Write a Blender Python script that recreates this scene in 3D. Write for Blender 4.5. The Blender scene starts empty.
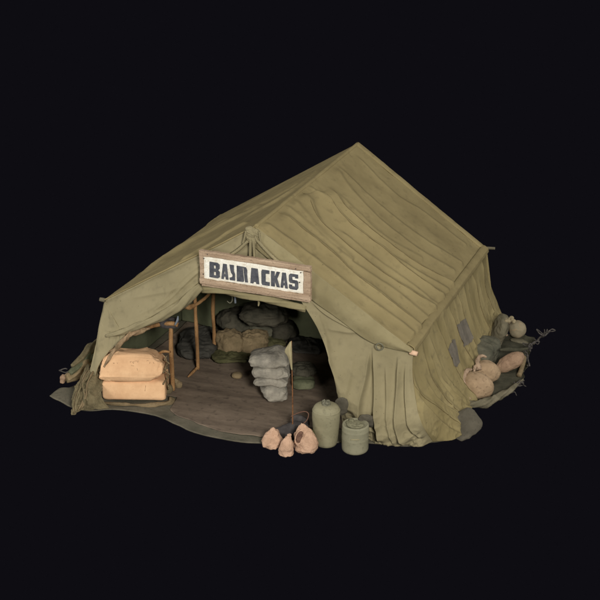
import bpy, math, random
import numpy as np
from mathutils import Vector, Matrix, Euler
PI = math.pi
sc = bpy.context.scene
COL = sc.collection

# ------------------------------------------------------------------ camera maths
CAM = np.array([5.51070, -13.42034, 7.43200])
RX, RZ, F = -0.38890936, -0.35114712, 2.20002
FW = np.array([math.cos(RX)*math.sin(RZ), math.cos(RX)*math.cos(RZ), math.sin(RX)])
RT = np.cross(FW, [0, 0, 1.0]); RT /= np.linalg.norm(RT)
UP = np.cross(RT, FW)
GZ = 0.0

def pt(px, py, ax='z', val=GZ):
    """point of the place seen at photo pixel (px,py) on the plane ax=val"""
    a = 'xyz'.index(ax)
    d = FW + RT*((px-300)/600/F) - UP*((py-300)/600/F)
    return CAM + d*((val-CAM[a])/d[a])
def mpp(p):                                  # metres per photo pixel at a point
    return float((np.asarray(p)-CAM) @ FW)/(600*F)
VR = np.array([RT[0], RT[1], 0]); VR /= np.linalg.norm(VR)    # level direction across the view
YAW = math.atan2(VR[1], VR[0])

# ------------------------------------------------------------------ noise
def _h(ix, iy, iz, s):
    n = (ix*374761393 + iy*668265263 + iz*2147483647 + s*974711) & 0xffffffff
    n = ((n ^ (n >> 13)) * 1274126177) & 0xffffffff
    n = ((n ^ (n >> 15)) * 2246822519) & 0xffffffff
    return ((n ^ (n >> 16)) & 0xffffff)/float(0xffffff)
def vnoise(p, s=0):
    p = np.asarray(p, float); i = np.floor(p).astype(np.int64); f = p-i; f = f*f*(3-2*f)
    r = 0
    for dx in (0, 1):
        for dy in (0, 1):
            for dz in (0, 1):
                w = (f[..., 0] if dx else 1-f[..., 0])*(f[..., 1] if dy else 1-f[..., 1])*(f[..., 2] if dz else 1-f[..., 2])
                r = r + w*_h(i[..., 0]+dx, i[..., 1]+dy, i[..., 2]+dz, s)
    return r*2-1
def fbm(p, freq=1, o=4, s=0):
    r = 0; a = 1; t = 0
    p = np.asarray(p, float)
    for k in range(o):
        r = r + a*vnoise(p*freq+17.3*k, s+k); t += a; a *= .5; freq *= 2.03
    return r/t
def ridged(p, freq, o=2, s=0):
    r = 0; a = 1; t = 0
    for k in range(o):
        r = r + a*(1-np.abs(vnoise(np.asarray(p)*freq+9.1*k, s+k))*2); t += a; a *= .5; freq *= 2.1
    return r/t

# ------------------------------------------------------------------ objects
def tag(o, label=None, cat=None, group=None, kind=None):
    if label: o['label'] = label
    if cat: o['category'] = cat
    if group: o['group'] = group
    if kind: o['kind'] = kind
    return o
def empty(name, loc, label, cat, group=None):
    o = bpy.data.objects.new(name, None); COL.objects.link(o); o.location = loc
    o.empty_display_size = .1
    return tag(o, label, cat, group)
class MB:
    def __init__(s): s.v = []; s.f = []; s.n = 0
    def add(s, v, f):
        v = np.asarray(v, float).reshape(-1, 3)
        s.v.append(v); s.f += [tuple(int(i)+s.n for i in q) for q in f]; s.n += len(v); return s
    def build(s, name, mat, parent=None, smooth=True, origin=None, bevel=0):
        v = np.concatenate(s.v)
        if parent is not None:
            o0 = np.zeros(3); q = parent
            while q is not None: o0 = o0+np.array(q.location); q = q.parent
        elif origin is not None: o0 = np.asarray(origin, float)
        else: o0 = np.array([(v[:, 0].min()+v[:, 0].max())/2, (v[:, 1].min()+v[:, 1].max())/2, v[:, 2].min()])
        me = bpy.data.meshes.new(name); me.from_pydata((v-o0).tolist(), [], s.f); me.update()
        me.materials.append(mat)
        if smooth: me.polygons.foreach_set('use_smooth', [True]*len(me.polygons))
        o = bpy.data.objects.new(name, me); COL.objects.link(o)
        if parent is not None: o.parent = parent
        else: o.location = o0
        if bevel:
            b = o.modifiers.new('bev', 'BEVEL'); b.width = bevel; b.segments = 2; b.limit_method = 'ANGLE'
        return o

def grid_faces(nu, nv, wrap=False, off=0, flip=False):
    f = []
    mu = nu if wrap else nu-1
    for j in range(nv-1):
        for i in range(mu):
            a = off+j*nu+i; b = off+j*nu+(i+1) % nu; c = b+nu; d = a+nu
            f.append((a, d, c, b) if flip else (a, b, c, d))
    return f
def normals(P):
    du = np.gradient(P, axis=1); dv = np.gradient(P, axis=0)
    n = np.cross(du, dv); n /= (np.linalg.norm(n, axis=2, keepdims=True)+1e-12); return n
def sheet(P, thick=.012, mb=None):
    """P[nv,nu,3] surface -> closed thin slab"""
    mb = mb or MB()
    nv, nu = P.shape[:2]; n = normals(P); Q = P-n*thick
    V = np.concatenate([P.reshape(-1, 3), Q.reshape(-1, 3)]); N = nu*nv
    f = grid_faces(nu, nv)+grid_faces(nu, nv, off=N, flip=True)
    for i in range(nu-1):
        f.append((i, i+N, i+1+N, i+1)); a = (nv-1)*nu+i; f.append((a, a+1, a+1+N, a+N))
    for j in range(nv-1):
        a = j*nu; f.append((a, a+nu, a+nu+N, a+N)); a = j*nu+nu-1; f.append((a, a+N, a+nu+N, a+nu))
    return mb.add(V, f)
def catmull(C, t, axis):
    """C control array, resample along axis at t in 0..1"""
    C = np.moveaxis(np.asarray(C, float), axis, 0); n = len(C)
    x = np.clip(t*(n-1), 0, n-1-1e-9); i = x.astype(int); f = (x-i)
    f = f.reshape((-1,)+(1,)*(C.ndim-1))
    g = lambda k: C[np.clip(k, 0, n-1)]
    p0, p1, p2, p3 = g(i-1), g(i), g(i+1), g(i+2)
    p0 = np.where((i == 0).reshape(f.shape), 2*p1-p2, p0); p3 = np.where((i >= n-2).reshape(f.shape), 2*p2-p1, p3)
    r = .5*((2*p1)+(-p0+p2)*f+(2*p0-5*p1+4*p2-p3)*f*f+(-p0+3*p1-3*p2+p3)*f**3)
    return np.moveaxis(r, 0, axis)
def patch(C, nu, nv):
    C = np.asarray(C, float)
    return catmull(catmull(C, np.linspace(0, 1, nv), 0), np.linspace(0, 1, nu), 1)
def crease(P, nrm, poly, hi=.03, lo=.02, w=.12, e=.010, fade=.12, flip=1, bk=.72):
    """pleat along a 3-D polyline: high on one side, a valley on the other; returns displacement"""
    poly = catmull(np.asarray(poly, float), np.linspace(0, 1, len(poly)*5), 0)
    best = np.full(P.shape[:2], 1e9); sgn = np.zeros(P.shape[:2]); par = np.zeros(P.shape[:2])
    L = np.concatenate([[0], np.cumsum(np.linalg.norm(np.diff(poly, axis=0), axis=1))]); T = L[-1]
    end = np.zeros(P.shape[:2])
    for k in range(len(poly)-1):
        a, b = poly[k], poly[k+1]; ab = b-a; l2 = ab@ab+1e-12
        t = ((P-a)@ab)/l2; tc = np.clip(t, 0, 1)
        q = a+tc[..., None]*ab; d = P-q; d = d-(d@nrm)[..., None]*nrm
        dist = np.linalg.norm(d, axis=2); m = dist < best
        best = np.where(m, dist, best); sgn = np.where(m, np.sign((np.cross(ab, d))@nrm), sgn)
        par = np.where(m, (L[k]+tc*(L[k+1]-L[k]))/T, par)
    s = best*sgn*flip
    st = .5*(1+np.tanh(s/e))
    g = hi*st*np.exp(-np.abs(s)/w)+(1-st)*hi*np.exp(-(np.abs(s)/(w*bk))**2)-lo*.25*np.exp(-((s+w*.9)/(w*.5))**2)
    fd = np.clip(par/(fade*1.6), 0, 1)*np.clip((1-par)/(fade*.5), 0, 1)
    wob = .95+.12*np.sin(par*9+hi*900)
    return g*(fd*fd*(3-2*fd))*wob
def tube(pts, rad, n=10, mb=None, sm=4, noise=0, seed=0, twist=0, lobes=0, caps=True):
    mb = mb or MB()
    pts = np.asarray(pts, float)
    m = (len(pts)-1)*sm+1
    t = np.linspace(0, 1, m)
    if len(pts) > 2: C = catmull(pts, t, 0)
    else: C = pts[0]+(pts[1]-pts[0])*t[:, None]
    rad = np.interp(t, np.linspace(0, 1, len(rad)), rad) if hasattr(rad, '__len__') else np.full(m, rad)
    T = np.gradient(C, axis=0); T /= np.linalg.norm(T, axis=1, keepdims=True)+1e-12
    ref = np.array([0, 0, 1.0]) if abs(T[0][2]) < .8 else np.array([1.0, 0, 0])
    V = []; X = np.cross(T[0], ref); X /= np.linalg.norm(X)
    for k in range(m):
        X = X-(X@T[k])*T[k]; X /= np.linalg.norm(X)+1e-12; Y = np.cross(T[k], X)
        a = np.arange(n)/n*2*PI
        r = rad[k]*(1+(.22*np.cos(lobes*(a+twist*t[k]*2*PI)) if lobes else 0))
        V.append(C[k]+np.outer(np.cos(a)*r, X)+np.outer(np.sin(a)*r, Y))
    V = np.array(V)
    if noise:
        nn = fbm(V, 9, 3, seed); c = C[:, None, :]; V = c+(V-c)*(1+noise*nn[..., None])
    f = grid_faces(n, m, wrap=True)
    V = V.reshape(-1, 3); N = len(V)
    if caps:
        V = np.concatenate([V, C[:1], C[-1:]])
        for i in range(n):
            f.append((i, N, (i+1) % n)); a = (m-1)*n
            f.append((a+i, a+(i+1) % n, N+1))
    return mb.add(V, f)
def rotm(rx=0, ry=0, rz=0): return np.array(Euler((rx, ry, rz)).to_matrix())
def blob(c, dims, rot=(0, 0, 0), e1=.8, e2=.8, amp=.03, freq=4, wr=.0, wf=10, seed=0, nu=72, nv=44, floor=None, mb=None, shape=None):
    mb = mb or MB()
    u = np.linspace(-PI, PI, nu, endpoint=False); v = np.linspace(-PI/2, PI/2, nv)
    U, V = np.meshgrid(u, v)
    sp = lambda x, e: np.sign(x)*np.abs(x)**e
    P = np.stack([sp(np.cos(V), e1)*sp(np.cos(U), e2), sp(np.cos(V), e1)*sp(np.sin(U), e2), sp(np.sin(V), e1)], -1)
    if shape: P = shape(P)
    d = np.array(dims)/2
    Q = P*d
    nrm = P/(np.linalg.norm(P, axis=2, keepdims=True)+1e-9)
    k = amp*fbm(Q+seed*3.7, freq, 3, seed)
    if wr: k = k+wr*(ridged(Q*np.array([1, 1, 1.6])+seed, wf, 3, seed+5)-.5)
    Q = Q+nrm*k[..., None]
    Q = Q@rotm(*rot).T+np.asarray(c)
    if floor is not None: Q[..., 2] = np.where(Q[..., 2] < floor, floor+(Q[..., 2]-floor)*.02, Q[..., 2])
    f = grid_faces(nu, nv, wrap=True)
    mb.add(Q.reshape(-1, 3), f)
    return mb
def box(c, dims, rot=(0, 0, 0), mb=None):
    mb = mb or MB()
    s = np.array([[x, y, z] for x in (-.5, .5) for y in (-.5, .5) for z in (-.5, .5)])*np.array(dims)
    v = s@rotm(*rot).T+np.asarray(c)
    return mb.add(v, [(0, 1, 3, 2), (4, 6, 7, 5), (0, 4, 5, 1), (2, 3, 7, 6), (0, 2, 6, 4), (1, 5, 7, 3)])
def lathe(prof, c, n=48, mb=None, tilt=(0, 0, 0), noise=0, seed=0):
    mb = mb or MB()
    a = np.arange(n)/n*2*PI; V = np.array([[[r*math.cos(t), r*math.sin(t), z] for t in a] for r, z in prof])
    if noise: V = V+np.stack([fbm(V+seed, 6, 2, seed)*noise, fbm(V+seed, 6, 2, seed+9)*noise, np.zeros(V.shape[:2])], -1)
    V = V@rotm(*tilt).T+np.asarray(c)
    return mb.add(V.reshape(-1, 3), grid_faces(n, len(prof), wrap=True))

# ------------------------------------------------------------------ materials
def lin(c): return tuple(((x/255)/12.92 if x/255 <= .04045 else ((x/255+.055)/1.055)**2.4) for x in c)+(1,)
def cloth(name, a, b, c=None, scale=2.2, weave=230, bump=.25, rough=.95, speck=.25, stretch=(1, 1, 1), fine=.004, dots=False):
    """woven or matt surface: a/b broad colour drift, c small stains, weave bump"""
    m = bpy.data.materials.new(name); m.use_nodes = True; nt = m.node_tree; N = nt.nodes; L = nt.links
    bs = N['Principled BSDF']; bs.inputs['Roughness'].default_value = rough
    bs.inputs['Specular IOR Level'].default_value = .12
    tc = N.new('ShaderNodeTexCoord'); mp = N.new('ShaderNodeMapping'); mp.inputs['Scale'].default_value = stretch
    L.new(tc.outputs['Object'], mp.inputs['Vector'])
    n1 = N.new('ShaderNodeTexNoise'); n1.inputs['Scale'].default_value = scale; n1.inputs['Detail'].default_value = 6; n1.inputs['Roughness'].default_value = .6
    L.new(mp.outputs[0], n1.inputs['Vector'])
    r1 = N.new('ShaderNodeValToRGB'); r1.color_ramp.elements[0].position = .35; r1.color_ramp.elements[1].position = .65
    r1.color_ramp.elements[0].color = lin(a); r1.color_ramp.elements[1].color = lin(b); L.new(n1.outputs['Fac'], r1.inputs[0])
    out = r1.outputs[0]
    n2 = N.new('ShaderNodeTexNoise'); n2.inputs['Scale'].default_value = scale*7; n2.inputs['Detail'].default_value = 5
    L.new(tc.outputs['Object'], n2.inputs['Vector'])
    if c:
        r2 = N.new('ShaderNodeValToRGB'); r2.color_ramp.elements[0].position = .56; r2.color_ramp.elements[1].position = .74
        r2.color_ramp.elements[1].color = (speck*2,)*3+(1,); L.new(n2.outputs['Fac'], r2.inputs[0])
        mx = N.new('ShaderNodeMixRGB'); mx.inputs[2].default_value = lin(c)
        L.new(r2.outputs[0], mx.inputs[0]); L.new(out, mx.inputs[1]); out = mx.outputs[0]
    if dots:
        n4 = N.new('ShaderNodeTexNoise'); n4.inputs['Scale'].default_value = 34; n4.inputs['Detail'].default_value = 2
        L.new(tc.outputs['Object'], n4.inputs['Vector'])
        r4 = N.new('ShaderNodeValToRGB'); r4.color_ramp.elements[0].position = .735; r4.color_ramp.elements[1].position = .77
        r4.color_ramp.elements[1].color = (.8, .8, .8, 1); L.new(n4.outputs['Fac'], r4.inputs[0])
        m4 = N.new('ShaderNodeMixRGB'); m4.inputs[2].default_value = lin((66, 56, 42)); L.new(r4.outputs[0], m4.inputs[0]); L.new(out, m4.inputs[1]); out = m4.outputs[0]
    L.new(out, bs.inputs['Base Color'])
    n3 = N.new('ShaderNodeTexNoise'); n3.inputs['Scale'].default_value = weave; n3.inputs['Detail'].default_value = 3
    L.new(tc.outputs['Object'], n3.inputs['Vector'])
    ad = N.new('ShaderNodeMath'); ad.operation = 'ADD'; L.new(n3.outputs['Fac'], ad.inputs[0])
    mu = N.new('ShaderNodeMath'); mu.operation = 'MULTIPLY'; mu.inputs[1].default_value = 2.5
    L.new(n2.outputs['Fac'], mu.inputs[0]); L.new(mu.outputs[0], ad.inputs[1])
    bp = N.new('ShaderNodeBump'); bp.inputs['Strength'].default_value = bump; bp.inputs['Distance'].default_value = fine
    L.new(ad.outputs[0], bp.inputs['Height']); L.new(bp.outputs[0], bs.inputs['Normal'])
    return m
M = {}
M['roof'] = cloth('olive_canvas', (130, 116, 81), (148, 133, 94), (110, 98, 70), 1.2, dots=True)
M['front'] = cloth('pale_olive_canvas', (130, 120, 91), (146, 135, 104), (114, 105, 82), 1.6, dots=True)
M['band'] = cloth('band_canvas', (130, 119, 87), (142, 131, 98), (118, 108, 80), 2.5)
M['wall'] = cloth('wall_canvas', (125, 112, 76), (144, 130, 92), (102, 92, 69), 1.6, stretch=(1, 1.6, .5), dots=True)
M['rag'] = cloth('frayed_canvas', (90, 82, 60), (122, 110, 82), (134, 112, 88), 9, bump=.6)
M['lining'] = cloth('lining', (84, 86, 64), (96, 98, 74), (70, 74, 58), 2)
M['stain'] = cloth('faded_patch', (98, 92, 82), (114, 106, 94), (114, 104, 78), 14, speck=.4)
M['sheet'] = cloth('groundsheet_canvas', (84, 80, 66), (108, 101, 85), (68, 68, 58), 3, bump=.5)
M['floor'] = cloth('worn_mat', (98, 85, 72), (128, 112, 95), (72, 62, 54), 1.6, stretch=(.8, 4, 1), bump=.7, speck=.35)
M['wood'] = cloth('orange_wood', (126, 92, 58), (172, 132, 88), (74, 54, 40), 14, stretch=(1, 1, .25), bump=.8, rough=.8, speck=.45)
M['peg'] = cloth('pale_wood', (196, 160, 128), (214, 180, 150), None, 20)
M['frame'] = cloth('sign_wood', (152, 128, 104), (184, 160, 134), (118, 96, 78), 7, stretch=(.35, 1, 3), bump=.7, speck=.4)
M['panel'] = cloth('sign_paint', (222, 214, 194), (242, 238, 224), (190, 166, 136), 9, bump=.3, speck=.35)
M['ink'] = cloth('letter_paint', (66, 68, 74), (92, 93, 97), (120, 114, 108), 22, speck=.3)
M['tan'] = cloth('tan_sack', (212, 168, 126), (230, 188, 144), (180, 138, 102), 4, weave=320, bump=.35, speck=.1)
M['pink'] = cloth('pink_sack', (176, 142, 116), (200, 164, 136), (138, 110, 90), 9, bump=.6)
M['mud'] = cloth('mud', (96, 70, 58), (116, 88, 72), None, 20)
M['mark'] = cloth('faded_ink', (158, 128, 98), (172, 138, 104), None, 20)
M['brown'] = cloth('brown_sack', (104, 90, 66), (130, 112, 84), (76, 66, 50), 7, bump=.5)
M['grey'] = cloth('grey_sack', (118, 113, 102), (160, 152, 136), (96, 91, 86), 5, bump=.5)
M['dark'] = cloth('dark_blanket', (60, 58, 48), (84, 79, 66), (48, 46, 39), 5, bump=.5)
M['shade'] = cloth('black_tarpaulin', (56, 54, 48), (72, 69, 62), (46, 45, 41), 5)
M['shade_cord'] = cloth('crease_shade_brown', (92, 79, 52), (108, 94, 64), None, 20)  # brown that paints the dark shade line of a pleat
M['neck'] = cloth('sack_neck', (142, 120, 98), (176, 150, 124), (104, 90, 74), 12, bump=.6)
M['green'] = cloth('green_blanket', (70, 69, 44), (88, 84, 58), (54, 54, 38), 5)
M['moss'] = cloth('moss_bag', (84, 86, 64), (106, 106, 82), (62, 66, 52), 6)
M['can'] = cloth('canister_paint', (128, 122, 96), (144, 137, 109), (100, 95, 76), 4, weave=90, bump=.15, rough=.6)
M['can2'] = cloth('canister_paint_green', (126, 122, 99), (141, 136, 112), (102, 98, 80), 4, weave=90, bump=.15, rough=.55)
M['gum'] = cloth('grimy_metal', (88, 86, 72), (120, 116, 96), (60, 58, 50), 25, rough=.7)
M['shadow_slab'] = cloth('shadow_smear_slab', (78, 73, 62), (93, 87, 74), (66, 62, 53), 6, bump=.4)  # grey for the slabs that mimic shadow smears
M['bagA'] = cloth('clay_sandbag', (154, 130, 102), (178, 151, 119), (112, 92, 72), 4, bump=.6, speck=.35)
M['bagC'] = cloth('taupe_sandbag', (138, 112, 90), (160, 132, 106), (112, 88, 72), 6, bump=.4)
M['bagD'] = cloth('grey_green_sandbag', (126, 116, 93), (148, 135, 110), (160, 128, 96), 3, bump=.4)
M['tarp'] = cloth('dark_tarp', (58, 57, 45), (76, 73, 59), (90, 82, 66), 6, bump=.5)
M['heap'] = cloth('heap_canvas', (78, 77, 64), (100, 96, 80), (66, 66, 56), 7, bump=.5)
M['greycloth'] = cloth('grey_olive_cloth', (94, 88, 70), (116, 108, 88), (76, 72, 60), 7, bump=.5)
M['wire'] = cloth('wire', (50, 47, 44), (92, 86, 80), None, 34, rough=.6)
M['steel'] = cloth('dull_steel', (104, 110, 116), (128, 134, 140), None, 20, rough=.5)
M['iron'] = cloth('dark_iron', (58, 54, 52), (76, 71, 68), None, 12, rough=.8)
M['pennant'] = cloth('pennant', (150, 138, 104), (168, 156, 120), None, 10)

# ------------------------------------------------------------------ the tent
H0 = 1.1668; L0 = 3.7636
tent = empty('tent', (0, 1.9, 0), 'large olive canvas ridge tent with an open front, pegged out on its groundsheet', 'tent')
FL = pt(104.5, 299.5, 'y', 0); FR = pt(413, 349, 'y', 0); FA = pt(255.5, 226, 'y', -.02)
BA = pt(358, 143, 'y', L0); BL = pt(222, 214, 'y', L0); BR = pt(487, 249.5, 'x', 2.0)

def slope(A, B, C, D, nu, nv, sag, seed):
    """A front top, B back top, C front eave, D back eave"""
    u = np.linspace(0, 1, nu)[None, :, None]; v = np.linspace(0, 1, nv)[:, None, None]
    P = (A*(1-u)+B*u)*(1-v)+(C*(1-u)+D*u)*v
    n = np.cross(D-A, C-B); n /= np.linalg.norm(n)
    if n[2] < 0: n = -n
    uu, vv = u[..., 0], v[..., 0]
    edge = np.clip(np.minimum(np.minimum(uu, 1-uu)*L0, np.minimum(vv, 1-vv)*2.3)/.12, 0, 1); edge = edge*edge*(3-2*edge)
    d = -sag*np.sin(PI*uu)*np.sin(PI*vv)+edge*(.018*fbm(P+seed, 1.6, 3, seed)+.006*fbm(P, 7, 2, seed+3))
    return P, n, d, edge

# right slope with its long pleats
P, n, d, edge = slope(FA, BA, FR, BR, 420, 270, .03, 3)
def onslope(x, y):
    r = FW+RT*((x-300)/600/F)-UP*((y-300)/600/F)
    return CAM+r*(((FA-CAM)@n)/(r@n))
CR = [([(284, 213), (300, 228), (332, 255), (350, 271.7), (380, 294), (413, 322)], .034, .024, .16),
      ([(306, 193), (316, 216), (328, 230), (350, 248), (392, 279), (434, 307)], .034, .026, .14),
      ([(322, 192), (335, 210), (350, 225), (380, 248), (410, 273), (441, 294)], .036, .028, .13),
      ([(334, 190), (345, 206), (360, 220), (385, 240), (417, 262), (452, 283)], .034, .022, .12),
      ([(340, 171), (352, 187), (378, 213), (402, 233), (425, 250), (450, 265)], .014, .010, .10),
      ([(366, 163), (387, 183), (408, 199), (420, 206), (440, 221), (462, 238)], .010, .006, .08),
      ([(300, 205), (318, 228), (345, 251)], .012, .010, .10),
      ([(262, 232), (290, 255), (330, 287), (372, 319), (400, 341)], .006, .02, .10),
      ([(350, 236), (372, 253), (402, 276), (430, 297)], .010, .008, .07),
      ([(355, 205), (385, 232), (415, 250)], .008, .006, .08)]
CR += [([(268, 222), (300, 246), (340, 278), (385, 311), (408, 330)], .018, .01, .10), ([(312, 186), (340, 213), (372, 240), (410, 265), (444, 287)], .016, .01, .09), ([(352, 176), (385, 205), (428, 238), (456, 256)], .012, .01, .09), ([(290, 206), (322, 236), (350, 259), (395, 290), (424, 313)], .014, .01, .09)]
CR = [([(2*p[0][0]-p[1][0]+.4*(p[1][0]-p[0][0]), 2*p[0][1]-p[1][1]+.4*(p[1][1]-p[0][1]))]+p if h < .03 else [(p[0][0]-7, p[0][1]-7)]+p, h, l, w) for p, h, l, w in CR]
CR = [([(x-2, y+4) for x, y in poly[:-1]]+[(poly[-1][0]-2+.35*(poly[-1][0]-poly[-2][0]), poly[-1][1]+4+.35*(poly[-1][1]-poly[-2][1]))], hi, lo, w) for poly, hi, lo, w in CR]
for poly, hi, lo, w in CR:
    d = d+edge*crease(P, n, [onslope(*q) for q in poly], hi*2.2, lo*1.3, w*1.05, e=.010, fade=.06, flip=-1)
PR = P+d[..., None]*n
crease_shade = [(PR, n, [onslope(*q) for q in poly], hi) for poly, hi, lo, w in CR if hi >= .03]
PR[0] = P[0]
mb = MB()
sheet(PR[:, ::-1], .014, mb)
# left slope
P, n2, d, edge = slope(FA, BA, FL, BL, 220, 170, .02, 8)
def onleft(x, y):
    r = FW+RT*((x-300)/600/F)-UP*((y-300)/600/F)
    return CAM+r*(((FA-CAM)@n2)/(r@n2))
for poly, hi, lo, w in [([(120, 290), (160, 262), (200, 236), (232, 216)], .02, .02, .12),
                        ([(236, 224), (252, 214), (275, 202), (300, 186), (318, 171)], .02, .02, .10),
                        ([(172, 268), (200, 251), (228, 234), (250, 222)], .022, .02, .10),
                        ([(150, 271), (182, 248), (222, 224), (262, 204)], .02, .016, .12),
                        ([(240, 212), (268, 200), (300, 182)], .014, .012, .07)]:
    d = d+edge*crease(P, n2, [onleft(*q) for q in poly], hi*1.6, lo*1.6, w, e=.010, flip=1)
PL = P+d[..., None]*n2; PL[0] = P[0]
sheet(PL, .014, mb)
roof = mb.build('roof_canvas', M['roof'], tent)

# rolled seam on the ridge and rear roof hem
def along(A, B, k, j=.006, seed=0):
    t = np.linspace(0, 1, k)[:, None]; q = A+(B-A)*t
    return q+np.stack([fbm(q+seed, 2, 2, s) for s in (1, 2, 3)], -1)*j
tube(along(FA, BA, 22)+[0, 0, -.012], .026, 10, sm=3, noise=.15).build('ridge_seam', M['roof'], tent)
up = np.array([0, 0, 1.0])
def band(A, B, inn, outdir, w_in, w_out, h, nu, nv, seed, mat, name, wob=.01):
    """raised strip wrapped over an edge: runs A->B, from w_in up the slope (dir inn) over the edge and down outdir"""
    u = np.linspace(0, 1, nu); s = np.linspace(-1, 1, nv)
    base = A+(B-A)*u[:, None]
    nn = np.cross(B-A, inn); nn /= np.linalg.norm(nn)
    if nn[2] < 0: nn = -nn
    P = np.zeros((nv, nu, 3))
    for j, q in enumerate(s):
        if q < 0: P[j] = base+inn*(w_in*-q)+nn*h*(1-(-q)**4)
        else: P[j] = base+outdir*(w_out*q)+nn*h*(1-q)
    P = P+nn*(wob*fbm(P+seed, 5, 3, seed))[..., None]
    return sheet(P, .012).build(name, mat, tent)
inn = (FA-FR)/np.linalg.norm(FA-FR)
band(FR+[0, -.01, 0], BR, inn, np.array([.45, 0, -.89]), .085, .035, .020, 240, 22, 4, M['roof'], 'eave_band', .008)
innb = (FR-BR)/np.linalg.norm(FR-BR)
band(BA, BR, innb, np.array([0, 1.0, -.2]), .10, .03, .018, 160, 16, 6, M['roof'], 'rear_hem', .006)

# pale band along the right front gable edge
top = [pt(x, y, 'y', -.05) for x, y in ((256, 227), (285, 249), (316, 273.5), (348, 298.5), (382, 325.5), (413, 349.5))]
bot = [pt(x, y, 'y', -.075) for x, y in ((252, 245), (281, 270), (312, 300), (342, 322), (372, 343), (410, 353))]
C = np.array([top, [(a*.5+b*.5)+np.array([0, -.035, 0]) for a, b in zip(top, bot)], bot])
P = patch(C, 200, 30); P[..., 1] += .012*fbm(P, 4, 3, 2)
sheet(P[:, ::-1], .014).build('gable_band', M['band'], tent)
# front hem over the roof edge
for A, B, nm in ((FA, FR, 1), (FA, FL, 2)):
    tube(along(A+[0, -.03, .0], B+[0, -.03, .0], 20, .008, nm), [.010, .012, .008], 8, sm=3, noise=.2).build('gable_hem', M['roof'], tent)

# canvas over the left of the gable
G = [[(104.5, 300, 0), (150, 278, 0), (200, 254, 0), (232, 238, -.02), (262, 233, -.04), (312, 274, -.02)],
     [(103, 311, -.05), (146, 293, -.09), (190, 272, -.07), (230, 256, -.05), (262, 256, -.04), (312, 282, -.03)],
     [(100, 323, -.09), (140, 311, -.13), (184, 289, -.11), (226, 272, -.05), (262, 274, -.04), (312, 289, -.04)],
     [(98, 334, -.12), (134, 325, -.16), (176, 308, -.14), (204, 287, -.06), (258, 291, -.05), (312, 297, -.05)]]
C = [[pt(x, y, 'y', yy) for x, y, yy in r] for r in G]
P = patch(C, 260, 110)
nn = np.array([0, -1.0, 0])
d = .012*fbm(P, 3, 3, 5)
for poly, hi, lo, w in [([(107, 331), (125, 330), (146, 318), (170, 304), (196, 284)], .03, .03, .06),
                        ([(120, 300), (150, 294), (172, 289), (186, 283)], .012, .008, .08),
                        ([(150, 313), (172, 297), (186, 283), (200, 270)], .022, .02, .05),
                        ([(160, 312), (180, 299), (200, 280)], .02, .018, .035),
                        ([(206, 262), (222, 258), (246, 241)], .02, .015, .05),
                        ([(256, 240), (266, 249), (280, 262)], .02, .015, .05),
                        ([(256, 240), (270, 258), (282, 272)], .016, .015, .04),
                        ([(252, 242), (251, 250), (251, 262)], .02, .015, .03),
                        ([(130, 318), (160, 302), (186, 275), (204, 262)], .014, .01, .07)]:
    d = d+crease(P, nn, [pt(x, y, 'y', -.1) for x, y in poly], hi*1.3, lo, w, e=.006, fade=.2, flip=1, bk=.35)
P = P+d[..., None]*nn
sheet(P[:, ::-1], .014).build('gable_canvas', M['front'], tent)
# rolled edge below it, swinging down to the left corner
roll = [pt(x, y, 'y', yy) for x, y, yy in ((201, 286, -.1), (190, 296, -.14), (178, 307, -.17), (160, 317, -.18), (140, 325, -.19), (122, 332, -.18), (106, 336, -.15))]
tube(roll, [.045, .055, .06, .05, .04, .035, .02], 18, sm=10, noise=.25, seed=3, lobes=5, twist=.6).build('rolled_edge', M['front'], tent)
roll = [pt(x, y, 'y', yy) for x, y, yy in ((200, 288, -.06), (225, 291, -.06), (255, 297, -.06), (285, 303, -.05), (306, 309, -.05))]
tube(roll, [.045, .04, .042, .045, .04], 18, sm=8, noise=.2, seed=9, lobes=4, twist=.8).build('door_roll', M['band'], tent)

# left corner drape, thinning down to the ground
G = [[(104.5, 300, .0), (112, 316, -.10), (122, 329, -.14), (131, 326, -.15)],
     [(99, 325, -.10), (106, 334, -.14), (113, 341, -.17), (121, 341, -.18)],
     [(95.5, 345, -.18), (100, 349, -.2), (104, 352, -.22), (109, 351, -.22)],
     [(92, 361, -.26), (95, 362, -.28), (98, 363, -.3), (101, 361, -.3)],
     [(88, 376, -.34), (90, 377, -.36), (92.5, 378, -.36), (95, 376, -.36)],
     [(83, 390, -.44), (86, 393, -.46), (89, 395, -.46), (92, 396, -.44)]]
P = patch([[pt(x, y, 'y', yy) for x, y, yy in r] for r in G], 70, 150)
P[..., 1] += .02*ridged(P*np.array([3, 1, .5]), 3, 2, 4)-.01
sheet(P[:, ::-1], .014).build('corner_drape', M['front'], tent)

# right front curtain
G = [[(292, 284), (316, 299), (342, 317), (362, 332), (381, 341), (398, 346), (413, 350)],
     [(303, 304), (325, 321), (346, 336), (365, 350), (382, 358), (398, 363), (412.5, 367)],
     [(318, 328), (334, 346), (351, 360), (367, 371), (382, 378), (398, 383), (414, 386)],
     [(328, 353), (343, 372), (356, 384), (369, 392), (384, 400), (400, 404), (417, 406)],
     [(336.5, 388), (348, 402), (359, 409), (370, 415), (386, 420), (404, 424), (422, 424)]]
ys = [-.02, -.05, -.11, -.19, -.27]
C = [[pt(x, y, 'y', yy) for x, y in r] for r, yy in zip(G, ys)]
C.append([pt(x, y, 'z', .01) for x, y in ((342, 421), (352, 431), (362, 437), (373, 441), (388, 444.5), (407, 446), (433, 442))])
CC = C
P = patch(C, 240, 230)
uu, vv = np.meshgrid(np.linspace(0, 1, 240), np.linspace(0, 1, 230))
ce = np.clip(uu/.03, 0, 1)*np.clip((1-uu)/.05, 0, 1)
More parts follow.
